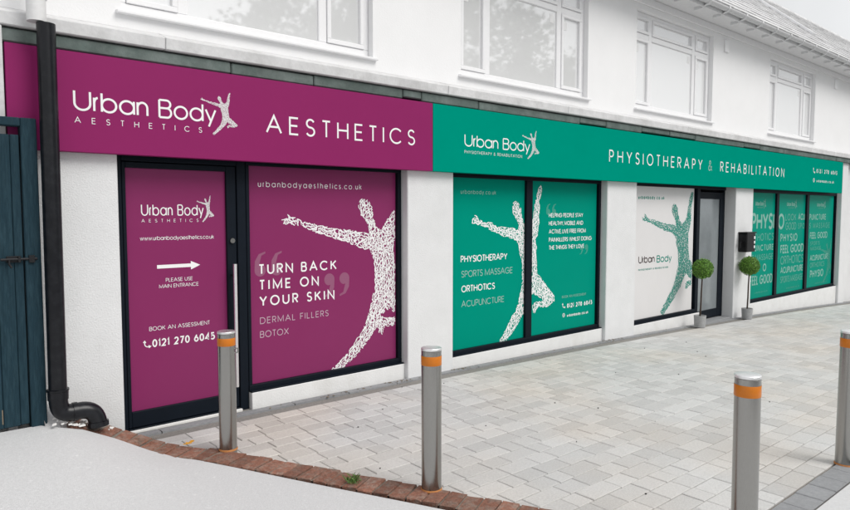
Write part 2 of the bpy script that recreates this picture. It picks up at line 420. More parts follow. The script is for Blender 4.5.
# frieze, soffit, gutter, brackets, roof
part(MB().box(-6, 30, yf-.03, yf-.001, 4.80, 4.905), 'frieze_board', 'upvc', bevel=.004)
part(MB().box(-6, 30, Y(5.03), yf+.1, 4.908, 4.93), 'soffit', 'soffit')
part(MB().box(-6, 30, Y(5.008), Y(5.028), 4.89, 5.02), 'eaves_board', 'soffit', bevel=.003)
gp = [(Y(4.955)-.055*math.cos(a), 4.985-.055*math.sin(a)) for a in [math.pi*k/8 for k in range(9)]]
gp += [(Y(4.955)+.05*math.cos(a), 4.985-.05*math.sin(a)) for a in [math.pi*k/8 for k in range(9)]]
part(MB().prism(gp, -6, 30), 'gutter', 'gutter')
xb = -5.5
while xb < 29:
    s = MB(); s.prism([(Y(4.89), 4.995), (Y(4.89), 4.96), (Y(4.93), 4.915), (Y(5.00), 4.905), (Y(5.04), 4.87), (Y(5.16), 4.865), (Y(5.16), 4.907), (Y(5.0), 4.907), (Y(4.955), 4.928), (Y(4.906), 4.965), (Y(4.902), 4.995)], xb, xb+.05)
    part(s, 'gutter_bracket', 'soffit'); xb += .62
RS = math.atan2(2.87, 3.36)
roof = part(MB().prism([(Y(4.98), 5.02), (Y(8.36), 7.87), (Y(12.2), 4.9), (Y(5.2), 4.96)], -6, 30), 'roof', 'roof_tile')
tl = MB(); NC = 15; L_ = math.hypot(2.85, 3.38)/NC
for c in range(NC):
    oy, oz = Y(4.93)+c*L_*math.cos(RS), 4.982+c*L_*math.sin(RS)
    M0 = Matrix.Translation((0, oy, oz)) @ Matrix.Rotation(RS, 4, 'X')
    x = 6.0+(c % 2)*.15
    while x < 29.6:
        tl.box(x+.003, x+.297, 0, L_+.05, .0, .018, M0 @ Matrix.Rotation(-.055, 4, 'X') @ Matrix.Translation((0, 0, .02+rng.uniform(-.003, .003)))); x += .3
part(tl, 'tile_courses', 'roof_tile', roof, kind='stuff')
rd = MB()
for k in range(70):
    pts = [(Y(8.36)+.12*math.cos(a), 7.83+.12*math.sin(a)) for a in [math.pi*q/8 for q in range(9)]]
    rd.prism(pts, 6+k*.34, 6+k*.34+.33)
part(rd, 'ridge_tiles', 'roof_tile', roof, kind='stuff')
M0 = Matrix.Translation((17.2, Y(5.0), 5.11)) @ Matrix.Rotation(RS, 4, 'X')
part(MB().box(-.09, .09, 1.2, 2.9, -.02, .028, M0), 'flashing', 'upvc', roof)
for (vx, vz) in ((11.55, 4.52), (17.0, 4.55)):
    part(MB().box(vx, vx+.14, yf-.03, yf-.001, vz, vz+.2), 'wall_vent', 'upvc', bevel=.006)

# ------------------------------------------------------------------ lettering: a geometric stroke alphabet
def arc(cx, cy, rx, ry, a0, a1, n=14): return [(cx+rx*math.cos(R(a0+(a1-a0)*k/n)), cy+ry*math.sin(R(a0+(a1-a0)*k/n))) for k in range(n+1)]
def ring(cx, cy, rx, ry, n=26): return arc(cx, cy, rx, ry, 0, 360*(n-1)/n, n-1)+['c']
XH = .72
G = {
 'A': (.88, [[(0,0),(.5,1),(1,0)], [(.19,.34),(.81,.34)]]),
 'B': (.62, [[(0,0),(0,1)], [(0,1),(.62,1)]+arc(.62,.77,.32,.23,90,-90,8)+[(0,.54)], [(0,.54),(.66,.54)]+arc(.66,.27,.34,.27,90,-90,8)+[(0,0)]]),
 'C': (.92, [arc(.53,.5,.53,.5,42,318,20)]),
 'D': (.82, [[(0,0),(0,1),(.45,1)]+arc(.45,.5,.55,.5,90,-90,14)+[(0,0)]]),
 'E': (.56, [[(1,1),(0,1),(0,0),(1,0)], [(0,.52),(.92,.52)]]),
 'F': (.53, [[(1,1),(0,1),(0,0)], [(0,.5),(.9,.5)]]),
 'G': (1.0, [arc(.5,.5,.5,.5,42,360,22)+[(.5,.5)]]),
 'H': (.72, [[(0,0),(0,1)], [(1,0),(1,1)], [(0,.52),(1,.52)]]),
 'I': (.0, [[(.5,0),(.5,1)]]),
 'J': (.5, [[(1,1),(1,.3)]+arc(.5,.3,.5,.3,0,-180,10)]),
 'K': (.68, [[(0,0),(0,1)], [(.95,1),(.05,.45)], [(.3,.62),(1,0)]]),
 'L': (.5, [[(0,1),(0,0),(1,0)]]),
 'M': (.92, [[(0,0),(0,1),(.5,.1),(1,1),(1,0)]]),
 'N': (.76, [[(0,0),(0,1),(1,0),(1,1)]]),
 'O': (1.02, [ring(.5,.5,.5,.5)]),
 'P': (.58, [[(0,0),(0,1),(.55,1)]+arc(.55,.73,.45,.27,90,-90,10)+[(0,.46)]]),
 'R': (.6, [[(0,0),(0,1),(.55,1)]+arc(.55,.74,.45,.26,90,-90,10)+[(0,.48)], [(.45,.48),(1,0)]]),
 'S': (.56, [arc(.5,.755,.46,.245,25,270,14)+arc(.5,.255,.5,.255,90,-155,14)]),
 'T': (.56, [[(0,1),(1,1)], [(.5,0),(.5,1)]]),
 'U': (.70, [[(0,1),(0,.36)]+arc(.5,.36,.5,.36,180,360,14)+[(1,1)]]),
 'V': (.8, [[(0,1),(.5,0),(1,1)]]),
 'W': (1.1, [[(0,1),(.25,0),(.5,.95),(.75,0),(1,1)]]),
 'X': (.74, [[(0,0),(1,1)], [(0,1),(1,0)]]),
 'Y': (.74, [[(0,1),(.5,.45),(1,1)], [(.5,.45),(.5,0)]]),
 '&': (.72, [[(1,0),(.28,.66)]+arc(.42,.82,.2,.18,200,-20,10)+[(.2,.45)]+arc(.32,.24,.32,.24,130,330,12)+[(.95,.45)]]),
 '0': (.62, [ring(.5,.5,.5,.5)]),
 '1': (.30, [[(0,.80),(.8,1),(.8,0)]]),
 '2': (.60, [arc(.5,.7,.48,.3,165,-35,12)+[(.02,0),(1,0)]]),
 '4': (.66, [[(.78,0),(.78,1),(0,.24),(1,.24)]]),
 '5': (.60, [[(.95,1),(.2,1),(.14,.52)]+arc(.45,.32,.55,.32,115,-145,14)]),
 '6': (.62, [[(.66,1),(.1,.5)], ring(.5,.31,.5,.31)]),
 '7': (.58, [[(0,1),(1,1),(.3,0)]]),
 '.': (.0, [[(.5,-.02),(.5,.07)]]),
 ',': (.06, [[(.7,.06),(.2,-.14)]]),
 'a': (.74, [ring(.5,XH/2,.5,XH/2), [(1,0),(1,XH)]]),
 'b': (.74, [ring(.5,XH/2,.5,XH/2), [(0,0),(0,1)]]),
 'c': (.66, [arc(.55,XH/2,.55,XH/2,42,318,18)]),
 'd': (.74, [ring(.5,XH/2,.5,XH/2), [(1,0),(1,1)]]),
 'e': (.72, [[(0,XH/2),(1,XH/2)]+arc(.5,XH/2,.5,XH/2,0,318,22)]),
 'h': (.56, [[(0,0),(0,1)], [(0,.4)]+arc(.5,.42,.5,.30,180,0,12)+[(1,0)]]),
 'i': (.0, [[(.5,0),(.5,XH)], [(.5,.88),(.5,.98)]]),
 'k': (.55, [[(0,0),(0,1)], [(.9,XH),(.05,.32)], [(.3,.46),(1,0)]]),
 'n': (.56, [[(0,0),(0,XH)], [(0,.4)]+arc(.5,.42,.5,.30,180,0,12)+[(1,0)]]),
 'o': (.74, [ring(.5,XH/2,.5,XH/2)]),
 'r': (.26, [[(0,0),(0,XH)], [(0,.42)]+arc(1,.42,1,.30,180,90,6)]),
 's': (.40, [arc(.5,.545,.46,.175,25,270,12)+arc(.5,.185,.5,.185,90,-155,12)]),
 't': (.3, [[(.5,0),(.5,1)], [(0,XH),(1,XH)]]),
 'u': (.56, [[(0,XH),(0,.30)]+arc(.5,.30,.5,.30,180,360,12)+[(1,XH)], [(1,0),(1,XH)]]),
 'w': (.86, [[(0,XH),(.25,0),(.5,XH-.04),(.75,0),(1,XH)]]),
 'y': (.62, [[(0,XH),(.52,.02)], [(1,XH),(.3,-.30)]]),
 ' ': (.34, []),
}
for _c in 'ABCDEFGHJKLMNPRSTUVWXYZ&':
    if _c in G: G[_c] = (G[_c][0]*1.1, G[_c][1])
def ribbon(mb, pts, w, lev):
    closed = pts[-1] == 'c'
    if closed: pts = pts[:-1]
    P = [Vector(p) for p in pts]; P = [p for k, p in enumerate(P) if k == 0 or (p-P[k-1]).length > 1e-6]
    n = len(P); i = len(mb.v)
    for k in range(n):
        a = P[k-1] if (k > 0 or closed) else None; b = P[(k+1) % n] if (k < n-1 or closed) else None
        d1 = (P[k]-a).normalized() if a is not None else None; d2 = (b-P[k]).normalized() if b is not None else None
        if d1 is None: d1 = d2
        if d2 is None: d2 = d1
        n1 = Vector((-d1.y, d1.x)); n2 = Vector((-d2.y, d2.x)); nn = n1+n2
        if nn.length < .2: nn = n1
        nn.normalize(); ml = min(2.4, 1/max(.3, nn.dot(n1)))*w/2
        for s in (1, -1): q = P[k]+nn*ml*s; mb.v.append((q.x, lev, q.y))
    for k in range(n if closed else n-1):
        a = i+2*k; b = i+2*((k+1) % n); mb.f.append((a, a+1, b+1, b))
def text_mb(txt, u0, u1, z, cap, weight, y, logo=False, split=False):
    mb = MB(); wd = weight; outl = []
    ws = [G[c][0]*(1 if c == ' ' else 1)+(wd if c in 'I.i' else 0) for c in txt]
    nat = sum(ws); total = (u1-u0)/cap; gaps = max(1, len(txt)-1)
    tr = (total-nat)/gaps; sx = 1
    mn = .075 if logo else .07
    if tr < mn or logo: sx = (total-mn*gaps)/nat; tr = mn
    x = 0; lev = 0
    for c, w_ in zip(txt, ws):
        W = w_*sx; sw = wd*min(1, .55+.45*sx)
        for st in G[c][1]:
            lev = (lev+1) % 4; iw = max(W-sw, 0)
            pts = [p if p == 'c' else (u0+cap*(x+min(sw, W)/2+p[0]*iw), z+cap*(wd/2+p[1]*(1-wd))) for p in st]
            ribbon(mb, pts, cap*sw, y-.0008-.00025*lev)
        x += W+tr
        if split: outl.append((c, mb)); mb = MB()
    return outl if split else mb
# running figure, bones as (x, z, radius) chains
FIG = [[(5.54,1.645,.016),(5.60,1.635,.034),(5.663,1.615,.020),(5.76,1.588,.030),(5.84,1.565,.040),(5.92,1.542,.034),(6.07,1.505,.052),(6.226,1.48,.06),(6.36,1.43,.085)],
       [(5.54,1.705,.009),(5.61,1.645,.014)], [(5.49,1.665,.008),(5.58,1.645,.013)], [(5.50,1.625,.007),(5.58,1.63,.012)],
       [(6.268,1.815,.060),(6.285,1.765,.070),(6.312,1.71,.052),(6.366,1.60,.036),(6.42,1.50,.08)],
       [(6.42,1.44,.07),(6.50,1.43,.10),(6.60,1.50,.09),(6.655,1.62,.06),(6.67,1.75,.045),(6.690,1.90,.036),(6.72,2.0,.032),(6.742,2.05,.030),(6.748,2.075,.014)],
       [(6.48,1.42,.15),(6.50,1.28,.15),(6.53,1.12,.128),(6.545,.98,.135),(6.55,.85,.135)],
       [(6.53,.86,.115),(6.47,.70,.10),(6.40,.56,.08),(6.34,.47,.065),(6.25,.37,.065),(6.16,.27,.055),(6.09,.20,.045),(6.02,.135,.045)],
       [(6.60,.88,.11),(6.75,.76,.10),(6.90,.66,.072),(7.01,.60,.048),(6.92,.55,.042),(6.80,.54,.038),(6.70,.545,.035),(6.655,.53,.04),(6.64,.47,.025)]]
FIG1 = [[(3.07,1.668,.014),(3.14,1.662,.032),(3.22,1.64,.018),(3.34,1.602,.030),(3.43,1.578,.040),(3.52,1.556,.034),(3.64,1.53,.048),(3.80,1.50,.058),(3.95,1.45,.075)],
        [(3.075,1.715,.009),(3.15,1.67,.014)], [(3.015,1.685,.008),(3.12,1.667,.013)], [(3.03,1.645,.007),(3.12,1.655,.012)],
        [(3.95,1.815,.064),(3.97,1.765,.074),(4.0,1.71,.054),(4.045,1.60,.038),(4.08,1.52,.08)],
        [(4.05,1.45,.07),(4.14,1.44,.10),(4.24,1.48,.10),(4.31,1.62,.08),(4.37,1.72,.06)],
        [(4.15,1.42,.13),(4.19,1.28,.125),(4.21,1.12,.12),(4.22,.98,.13),(4.22,.86,.13)],
        [(4.18,.88,.12),(4.10,.72,.085),(4.03,.60,.065),(3.97,.50,.055),(3.86,.38,.055),(3.75,.29,.042),(3.66,.225,.035),(3.575,.165,.042)],
        [(4.28,.88,.11),(4.40,.78,.10)],
        [(4.42,.61,.05),(4.30,.59,.045),(4.20,.60,.035),(4.16,.575,.04),(4.155,.49,.022)]]
def figure_mb(chains, y, tx=lambda x: x, tz=lambda z: z, scl=1, clip=None, density=1.0, seed=3, thick=1):
    rg = random.Random(seed); mb = MB(); cells = {}
    caps = []
    chains = [[(p[0], p[1], p[2]*1.08+.006) for p in ch] for ch in chains]
    for ch in chains:
        for a, b in zip(ch[:-1], ch[1:]): caps.append((a, b))
    def inside(px, pz):
        for a, b in caps:
            dx, dz = b[0]-a[0], b[1]-a[1]; l2 = dx*dx+dz*dz
            t = max(0, min(1, ((px-a[0])*dx+(pz-a[1])*dz)/l2)); r = a[2]+(b[2]-a[2])*t
            if (px-a[0]-dx*t)**2+(pz-a[1]-dz*t)**2 < r*r: return True
        return False
    kk = 0
    for a, b in caps:
        ln = math.hypot(b[0]-a[0], b[1]-a[1]); area = ln*(a[2]+b[2])
        n = max(8, int(area*10000*density*(1+2*min(2.5, max(a[2], b[2])/ln)))); dirang = math.atan2(b[1]-a[1], b[0]-a[0])
        for _ in range(n):
            e_ = min(2.5, max(a[2], b[2])/ln); t = rg.uniform(-e_, 1+e_); r = a[2]+(b[2]-a[2])*max(0, min(1, t)); off = rg.uniform(-1, 1)*r
            px = a[0]+(b[0]-a[0])*t-math.sin(dirang)*off; pz = a[1]+(b[1]-a[1])*t+math.cos(dirang)*off
            ang = rg.choice([dirang, math.pi/2])+rg.gauss(0, .6); le_ = rg.uniform(.03, .062)/max(.6, density**.5); bend = rg.uniform(-1.5, 1.5)
            pts = []; x_, z_ = px-math.cos(ang)*le_/2, pz-math.sin(ang)*le_/2; aa = ang-bend/2
            for q in range(4): pts.append((x_, z_)); x_ += math.cos(aa)*le_/3; z_ += math.sin(aa)*le_/3; aa += bend/3
            if not (inside(*pts[0]) and inside(*pts[3])): continue
            pts = [(tx(p[0]), tz(p[1])) for p in pts]
            if clip and not all(clip[0] < p[0] < clip[1] for p in pts): continue
            mx_, mz_ = (px, pz); key = (int(mx_/.02), int(mz_/.02)); hit = False
            for ii in (-1, 0, 1):
                for jj in (-1, 0, 1):
                    for (qx, qz, qa) in cells.get((key[0]+ii, key[1]+jj), ()):
                        if (qx-mx_)**2+(qz-mz_)**2 < (.0150/max(.7, density**.5))**2: hit = True
            if hit: continue
            cells.setdefault(key, []).append((mx_, mz_, ang)); kk += 1
            ribbon(mb, pts, .0080*scl*thick*rg.uniform(.7, 1.35), y-.0006-.000004*(kk % 400))
    return mb
STY = {'logo': ('vinyl_white', .105), 'white': ('vinyl_white', .105), 'semi': ('vinyl_white', .15), 'bold': ('vinyl_white', .215), 'phone': ('vinyl_white', .175),
       'faintp': ('vinyl_faint_purple', .11), 'faintt': ('vinyl_faint_teal', .11), 'teal': ('vinyl_teal', .25), 'tealthin': ('vinyl_teal', .155), 'dark': ('vinyl_dark', .15),
       'tint': ('vinyl_tint', .13), 'tintb': ('vinyl_tint_bright', .17), 'amp': ('vinyl_faint_teal', .1)}
def lettering(parent, txt, style, u0, u1, z, cap, y):
    m_, wgt = STY[style]; lg = style in ('logo', 'dark', 'tealthin')
    if cap >= .09 and style[:4] != 'tint' and (y == YS or parent is W1):      # big enough to pick apart: one part for each letter
        for c, mb in text_mb(txt, u0, u1, z, cap, wgt, y, logo=lg, split=True):
            if c != ' ': child_b(mb.build('letter', m_), parent)
        return
    return child_b(text_mb(txt, u0, u1, z, cap, wgt, y, logo=lg).build('lettering', m_, kind='stuff'), parent)
def figure(parent, mt, y, chains=FIG, **k): return child_b(figure_mb(chains, y, **k).build('leaping_figure', mt, kind='stuff'), parent)
def poly(parent, name, pts, mt, y):
    mb = MB(); mb.v = [(a, y-.0009, b) for a, b in pts]; mb.f = [tuple(range(len(pts)))]
    return child_b(mb.build(name, mt), parent)
def quote_mark(parent, x0, x1, z0, z1, closing, mt, y):
    mb = MB(); h = z1-z0; w2 = (x1-x0)*.42; lev = 0
    for bx in (x0, x1-w2):
        r = w2*.46
        cz = z0+r if not closing else z1-r
        pts = []
        if not closing:
            pts = [(bx+w2*.5+r*math.cos(a), cz+r*math.sin(a)) for a in [R(-180+k*15) for k in range(18)]]
            pts += [(bx+w2*.42, cz+r*.9), (bx+w2*.62, z1-h*.16), (bx+w2*.95, z1-h*.08), (bx+w2*.95, z1), (bx+w2*.4, z1-h*.1), (bx+w2*.08, z1-h*.38)]
        else:
            pts = [(bx+w2*.5+r*math.cos(a), cz+r*math.sin(a)) for a in [R(0+k*15) for k in range(18)]]
            pts += [(bx+w2*.58, cz-r*.9), (bx+w2*.38, z0+h*.16), (bx+w2*.05, z0+h*.08), (bx+w2*.05, z0), (bx+w2*.6, z0+h*.1), (bx+w2*.92, z0+h*.38)]
        i = len(mb.v); mb.v += [(a, y-.0005, b) for a, b in pts]; mb.f.append(tuple(range(i, i+len(pts))))
    return child_b(mb.build('quote_mark', mt), parent)
def phone_icon(parent, x, z, s, y, mt='vinyl_white'):
    mb = MB()
    pts = [(x+s*(.12+.0), z+s*.88)]+[(x+s*(.16+.02*k), z+s*(.88-.11*k-.008*k*k+.0)) for k in range(1, 4)]+arc(x+s*.62, z+s*.62, s*.42, s*.45, 200, 262, 6)+[(x+s*.9, z+s*.12)]
    ribbon(mb, pts, s*.13, y-.001)
    ribbon(mb, [(x+s*.02, z+s*.8), (x+s*.2, z+s*1.0), (x+s*.36, z+s*.74)], s*.14, y-.0013)
    ribbon(mb, [(x+s*.70, z+s*.34), (x+s*1.0, z+s*.2), (x+s*.78, z+s*.0)], s*.14, y-.0015)
    return child_b(mb.build('phone_symbol', mt), parent)
def globe_icon(parent, x, z, s, y, mt='vinyl_white'):
    mb = MB(); ribbon(mb, ring(x+s/2, z+s/2, s*.45, s*.45), s*.1, y-.001); ribbon(mb, ring(x+s/2, z+s/2, s*.2, s*.45), s*.07, y-.0013); ribbon(mb, [(x+s*.05, z+s/2), (x+s*.95, z+s/2)], s*.07, y-.0016)
    return child_b(mb.build('globe_symbol', mt), parent)

# ------------------------------------------------------------------ shop windows (frames, filmed panes, print)
YF, YP, YS = Y(5.45), Y(5.49), Y(5.27)
def shop_window(x0, x1, zb, zt, panes, film, name='window', fb=.05, fs=.045, ft=.06, left=None):
    mb = MB(); y1 = YF+.11
    mb.box(x0, x1, YF, y1, zb, zb+fb); mb.box(x0, x1, YF, y1, zt-ft, zt)
    mb.box(x0, x0+(left or fs), YF+.001, y1, zb+fb, zt-ft); mb.box(x1-fs, x1, YF+.001, y1, zb+fb, zt-ft)
    for (a, b) in zip(panes[:-1], panes[1:]): mb.box(a[1], b[0], YF+.002, y1, zb+fb, zt-ft)
    wdw = part(mb, name, 'frame_dark', bevel=.004)
    ps = []
    for a, b in panes: ps.append(part(MB().box(a-.006, b+.006, YP, YP+.012, zb+fb-.006, zt-ft+.006), 'pane', film, wdw))
    part(MB().box(x0+.002, x1-.002, YF-.045, YF+.02, zb-.012, zb+.006), 'sill', 'frame_dark', wdw, bevel=.004)
    return wdw
W1 = shop_window(2.64, 4.40, .14, 2.22, [(2.672, 4.345)], 'purple_film', left=.032)
W2 = shop_window(5.066, 8.04, .10, 2.22, [(5.11, 6.43), (6.547, 7.975)], 'teal_film', ft=.075)
W3 = shop_window(8.80, 10.90, .04, 2.22, [(8.85, 10.80)], 'white_film', ft=.075)
W4 = shop_window(12.812, 17.657, .005, 2.22, [(12.86, 14.178), (14.299, 15.805), (15.94, 17.56)], 'teal_film', ft=.095)
# purple door on the left
mb = MB(); y1 = YF+.11
mb.box(1.548, 1.60, YF, y1, -.02, 2.22); mb.box(2.555, 2.635, YF, y1, -.02, 2.22); mb.box(1.60, 2.555, YF+.001, y1, 2.15, 2.22); mb.box(1.60, 2.555, YF+.001, y1, -.02, .012)
D1 = part(mb, 'door', 'frame_dark', bevel=.004)
mb = MB(); yd = YF+.012
mb.box(1.606, 1.634, yd, y1-.02, .018, 2.144); mb.box(2.462, 2.549, yd, y1-.02, .018, 2.144); mb.box(1.634, 2.462, yd+.001, y1-.02, .018, .145); mb.box(1.634, 2.462, yd+.001, y1-.02, 2.098, 2.144)
part(mb, 'door_leaf', 'frame_dark', D1, bevel=.004)
part(MB().box(1.628, 2.468, YP, YP+.012, .139, 2.104), 'pane', 'purple_film', D1)
part(MB().tube([(2.496, YF-.062, .22), (2.496, YF-.062, 1.30)], .016, 14), 'handle', 'steel_cap', D1, smooth=True)
for zz in (.32, 1.2): part(MB().tube([(2.496, YF-.06, zz), (2.496, YF+.012, zz)], .009, 10), 'handle_mount', 'steel', D1, smooth=True)
part(MB().tube([(2.505, YF-.006, 1.50), (2.505, YF+.013, 1.50)], .022, 14), 'lock', 'steel', D1, smooth=True)
part(MB().box(1.60, 2.56, YF-.03, YF-.003, -.05, .004), 'threshold', 'plaster_flake', D1, bevel=.004)
# entrance door, standing ajar behind its frame
YE = Y(5.55)
mb = MB(); mb.box(10.903, 10.96, YF+.003, YE+.1, -.13, 2.22); mb.box(12.03, 12.086, YF+.1, YE+.1, -.16, 2.22); mb.box(10.96, 12.03, YF+.06, YE+.1, 2.14, 2.22)
D3 = part(mb, 'door', 'frame_dark', bevel=.004)
mb = MB(); za, zb = -.145, 2.10
mb.box(10.98, 11.13, YE, YE+.05, za, zb); mb.box(11.90, 12.10-.075, YE, YE+.05, za, zb); mb.box(11.13, 11.90, YE+.001, YE+.05, za, .0); mb.box(11.13, 11.90, YE+.001, YE+.05, 1.98, zb)
part(mb, 'door_leaf', 'frame_dark', D3, bevel=.005)
part(MB().box(11.125, 11.905, YE+.018, YE+.03, -.005, 1.985), 'pane', 'door_glass', D3)
part(MB().box(10.93, 12.085, YF-.08, YE+.1, LOW, -.165), 'threshold', 'paver_dark', D3, bevel=.006)

DW = [(D1, 'd', [('Urban Body','logo',1.754,2.269,1.719,.094),('AESTHETICS','white',1.755,2.222,1.666,.027),('www.urbanbodyaesthetics.co.uk','white',1.740,2.355,1.521,.034),('PLEASE USE','white',1.936,2.161,1.175,.031),('MAIN ENTRANCE','white',1.881,2.211,1.125,.031),('BOOK AN ASSESSMENT','white',1.793,2.303,.782,.034),('0121 270 6045','phone',1.814,2.345,.646,.065)]),
 (W1, 'w1', [('urbanbodyaesthetics.co.uk','white',2.774,3.915,1.975,.054),('TURN BACK','semi',2.768,3.606,1.183,.094),('TIME ON','semi',2.771,3.400,1.039,.095),('YOUR SKIN','semi',2.770,3.578,.891,.095),('DERMAL FILLERS','faintp',2.773,3.507,.729,.061),('BOTOX','faintp',2.771,3.066,.602,.062)]),
 (W2, 'w2', [('urbanbody.co.uk','faintt',5.308,5.901,1.959,.049),('PHYSIOTHERAPY','semi',5.312,6.113,1.163,.081),('SPORTS MASSAGE','faintt',5.324,6.214,.988,.079),('ORTHOTICS','semi',5.325,5.893,.814,.080),('ACUPUNCTURE','faintt',5.325,6.061,.639,.077),('HELPING PEOPLE STAY','semi',6.918,7.668,1.679,.056),('HEALTHY, MOBILE AND','semi',6.920,7.671,1.573,.056),('ACTIVE, LIVE FREE FROM','semi',6.922,7.735,1.464,.057),('PAINKILLERS WHILST DOING','semi',6.924,7.877,1.355,.057),('THE THINGS THEY LOVE','semi',6.926,7.703,1.251,.057),('BOOK AN ASSESSMENT','faintt',7.221,7.767,.585,.033),('0121 270 6045','bold',7.335,7.915,.441,.062),('urbanbody.co.uk','bold',7.338,7.822,.319,.039)]),
 (W3, 'w3', [('urbanbody.co.uk','teal',9.069,9.834,1.945,.058),('Urban','dark',9.107,9.579,.956,.117),('Body','tealthin',9.639,10.107,.945,.118),('PHYSIOTHERAPY & REHABILITATION','teal',9.111,10.001,.842,.031)]),
 (W4, 'w4', [('PHYSI','tintb',13.093,14.165,1.397,.333),('RTHOTICS','tint',13.132,14.160,1.180,.148),('PUNCTURE','tintb',13.147,14.160,.982,.124),('S MASSAGE','tint',13.161,14.160,.793,.124),('SIO','tintb',13.178,13.842,.564,.160),('FEEL GOOD','tintb',13.10,14.165,.315,.190),('urbanbody.co.uk','tint',13.348,13.925,.147,.035),
  ('O','tintb',14.36,14.693,1.389,.330),('LOOK','tint',14.730,15.306,1.570,.143),('ACU','tintb',15.419,15.796,1.575,.143),('GOOD','tint',14.748,15.325,1.373,.160),('SPO','tint',15.437,15.795,1.388,.121),('PHYSIO','tintb',14.504,15.405,1.129,.169),('FEEL GOOD','tintb',14.526,15.79,.885,.180),('ORTHOTICS','tint',14.546,15.79,.651,.181),('ACUPUNCTURE','tintb',14.562,15.79,.464,.139),('SPORTS MASSAGE','tint',14.579,15.79,.265,.140),('urbanbody.co.uk','tint',14.913,15.616,.122,.038),
  ('PUNCTURE','tintb',16.07,17.09,1.570,.135),('S MASSAGE','tint',16.09,17.35,1.382,.125),('FEEL GOOD','tintb',16.138,17.222,1.149,.148),('SPORTS','tint',16.184,16.747,.999,.092),('MASSAGE','tint',16.196,16.824,.885,.086),('ACUPUNCTURE','tintb',16.189,17.345,.650,.132),('ORTHOTICS','tint',16.205,17.095,.495,.115),('PHYSIO','tintb',16.228,17.054,.264,.174),('urbanbody.co.uk','tint',16.555,17.304,.108,.035)])]
for par, _, items in DW:
    for it in items: lettering(par, *it, YP)
figure(W1, 'vinyl_white', YP, FIG1, clip=(2.7, 4.343))
figure(W2, 'vinyl_white', YP, density=.9, thick=1.15)
figure(W3, 'vinyl_teal', YP, tx=lambda x: 9.222+(x-5.511)*1.235, clip=(8.86, 10.798), density=1.1, thick=1.25, seed=5)
figure(D1, 'vinyl_white', YP, tx=lambda x: 2.211+(x-5.511)*.0955, tz=lambda z: 1.668+(z-.135)*.1136, scl=.16, density=.5)
figure(W4, 'vinyl_ghost_teal', YP, tx=lambda x: 16.75+(x-5.511)*.62, tz=lambda z: .12+(z-.135)*.52, scl=.8, density=.5, clip=(15.95, 17.55))
quote_mark(W1, 2.723, 3.009, 1.165, 1.391, False, 'vinyl_ghost_purple', YP); quote_mark(W1, 3.457, 3.762, .915, 1.148, True, 'vinyl_ghost_purple', YP)
quote_mark(W2, 6.86, 7.07, 1.71, 1.86, False, 'vinyl_ghost_teal', YP); quote_mark(W2, 7.60, 7.80, 1.16, 1.30, True, 'vinyl_ghost_teal', YP)
poly(D1, 'arrow', [(1.868, 1.288), (2.148, 1.288), (2.148, 1.266), (2.228, 1.302), (2.148, 1.338), (2.148, 1.317), (1.868, 1.317)], 'vinyl_white', YP)
phone_icon(D1, 1.742, .646, .058, YP); phone_icon(W2, 7.225, .445, .065, YP); globe_icon(W2, 7.235, .322, .055, YP)
for (a, b) in ((13.25, 13.72), (14.78, 15.33), (16.50, 17.05)):
    lettering(W4, 'Urban Body', 'tintb', a, a+(b-a)*.82, 1.872, .085, YP); lettering(W4, 'PHYSIOTHERAPY', 'tint', a+.08, a+(b-a)*.75, 1.822, .028, YP)
    figure(W4, 'vinyl_tint_bright', YP, tx=lambda x: a+(b-a)*.74+(x-5.511)*.09, tz=lambda z: 1.82+(z-.135)*.1, scl=.2, density=.4)

# ------------------------------------------------------------------ fascia signs
def sign(name, x0, x1, film, label):
    s = empty(name, (x0, YS, 2.18)); tag(s, label, 'shop sign', 'fascia signs above the shop windows')
    b = MB().box(x0, x1, YS, YS+.075, 2.182, 2.893).build('board', film, bevel=.003); child(b, s)
    child(MB().box(x0+.01, x1-.01, YS+.077, .30, 2.225, 2.888).build('backing', 'frame_dark'), s)
    return s
SP = sign('fascia_sign', .826, 4.684, 'purple_board', 'long purple fascia sign reading AESTHETICS above the purple door and window')
SG = sign('fascia_sign', 4.688, 17.39, 'teal_board', 'very long teal fascia sign reading PHYSIOTHERAPY and REHABILITATION')
for it in [('Urban Body','logo',1.236,2.302,2.478,.148),('AESTHETICS','white',1.240,2.179,2.390,.044),('AESTHETICS','white',2.747,4.437,2.434,.161)]: lettering(SP, *it, YS)
for it in [('Urban Body','logo',5.151,6.264,2.474,.136),('PHYSIOTHERAPY & REHABILITATION','white',5.151,6.118,2.397,.035),('0121 270 6045','bold',15.736,17.007,2.588,.089),('urbanbody.co.uk','bold',15.757,16.815,2.391,.060)]: lettering(SG, *it, YS)
lettering(SG, 'PHYSIOTHERAPY', 'white', 7.942, 10.62, 2.436, .174, YS); lettering(SG, '&', 'amp', 10.83, 10.98, 2.436, .174, YS); lettering(SG, 'REHABILITATION', 'white', 11.26, 13.997, 2.436, .174, YS)
figure(SP, 'vinyl_white', YS, tx=lambda x: 2.176+(x-5.511)*.2, tz=lambda z: 2.391+(z-.135)*.177, scl=.22, density=.7)
figure(SG, 'vinyl_white', YS, tx=lambda x: 6.121+(x-5.511)*.206, tz=lambda z: 2.395+(z-.135)*.177, scl=.22, density=.55)
phone_icon(SG, 15.53, 2.575, .11, YS); globe_icon(SG, 15.55, 2.385, .09, YS)

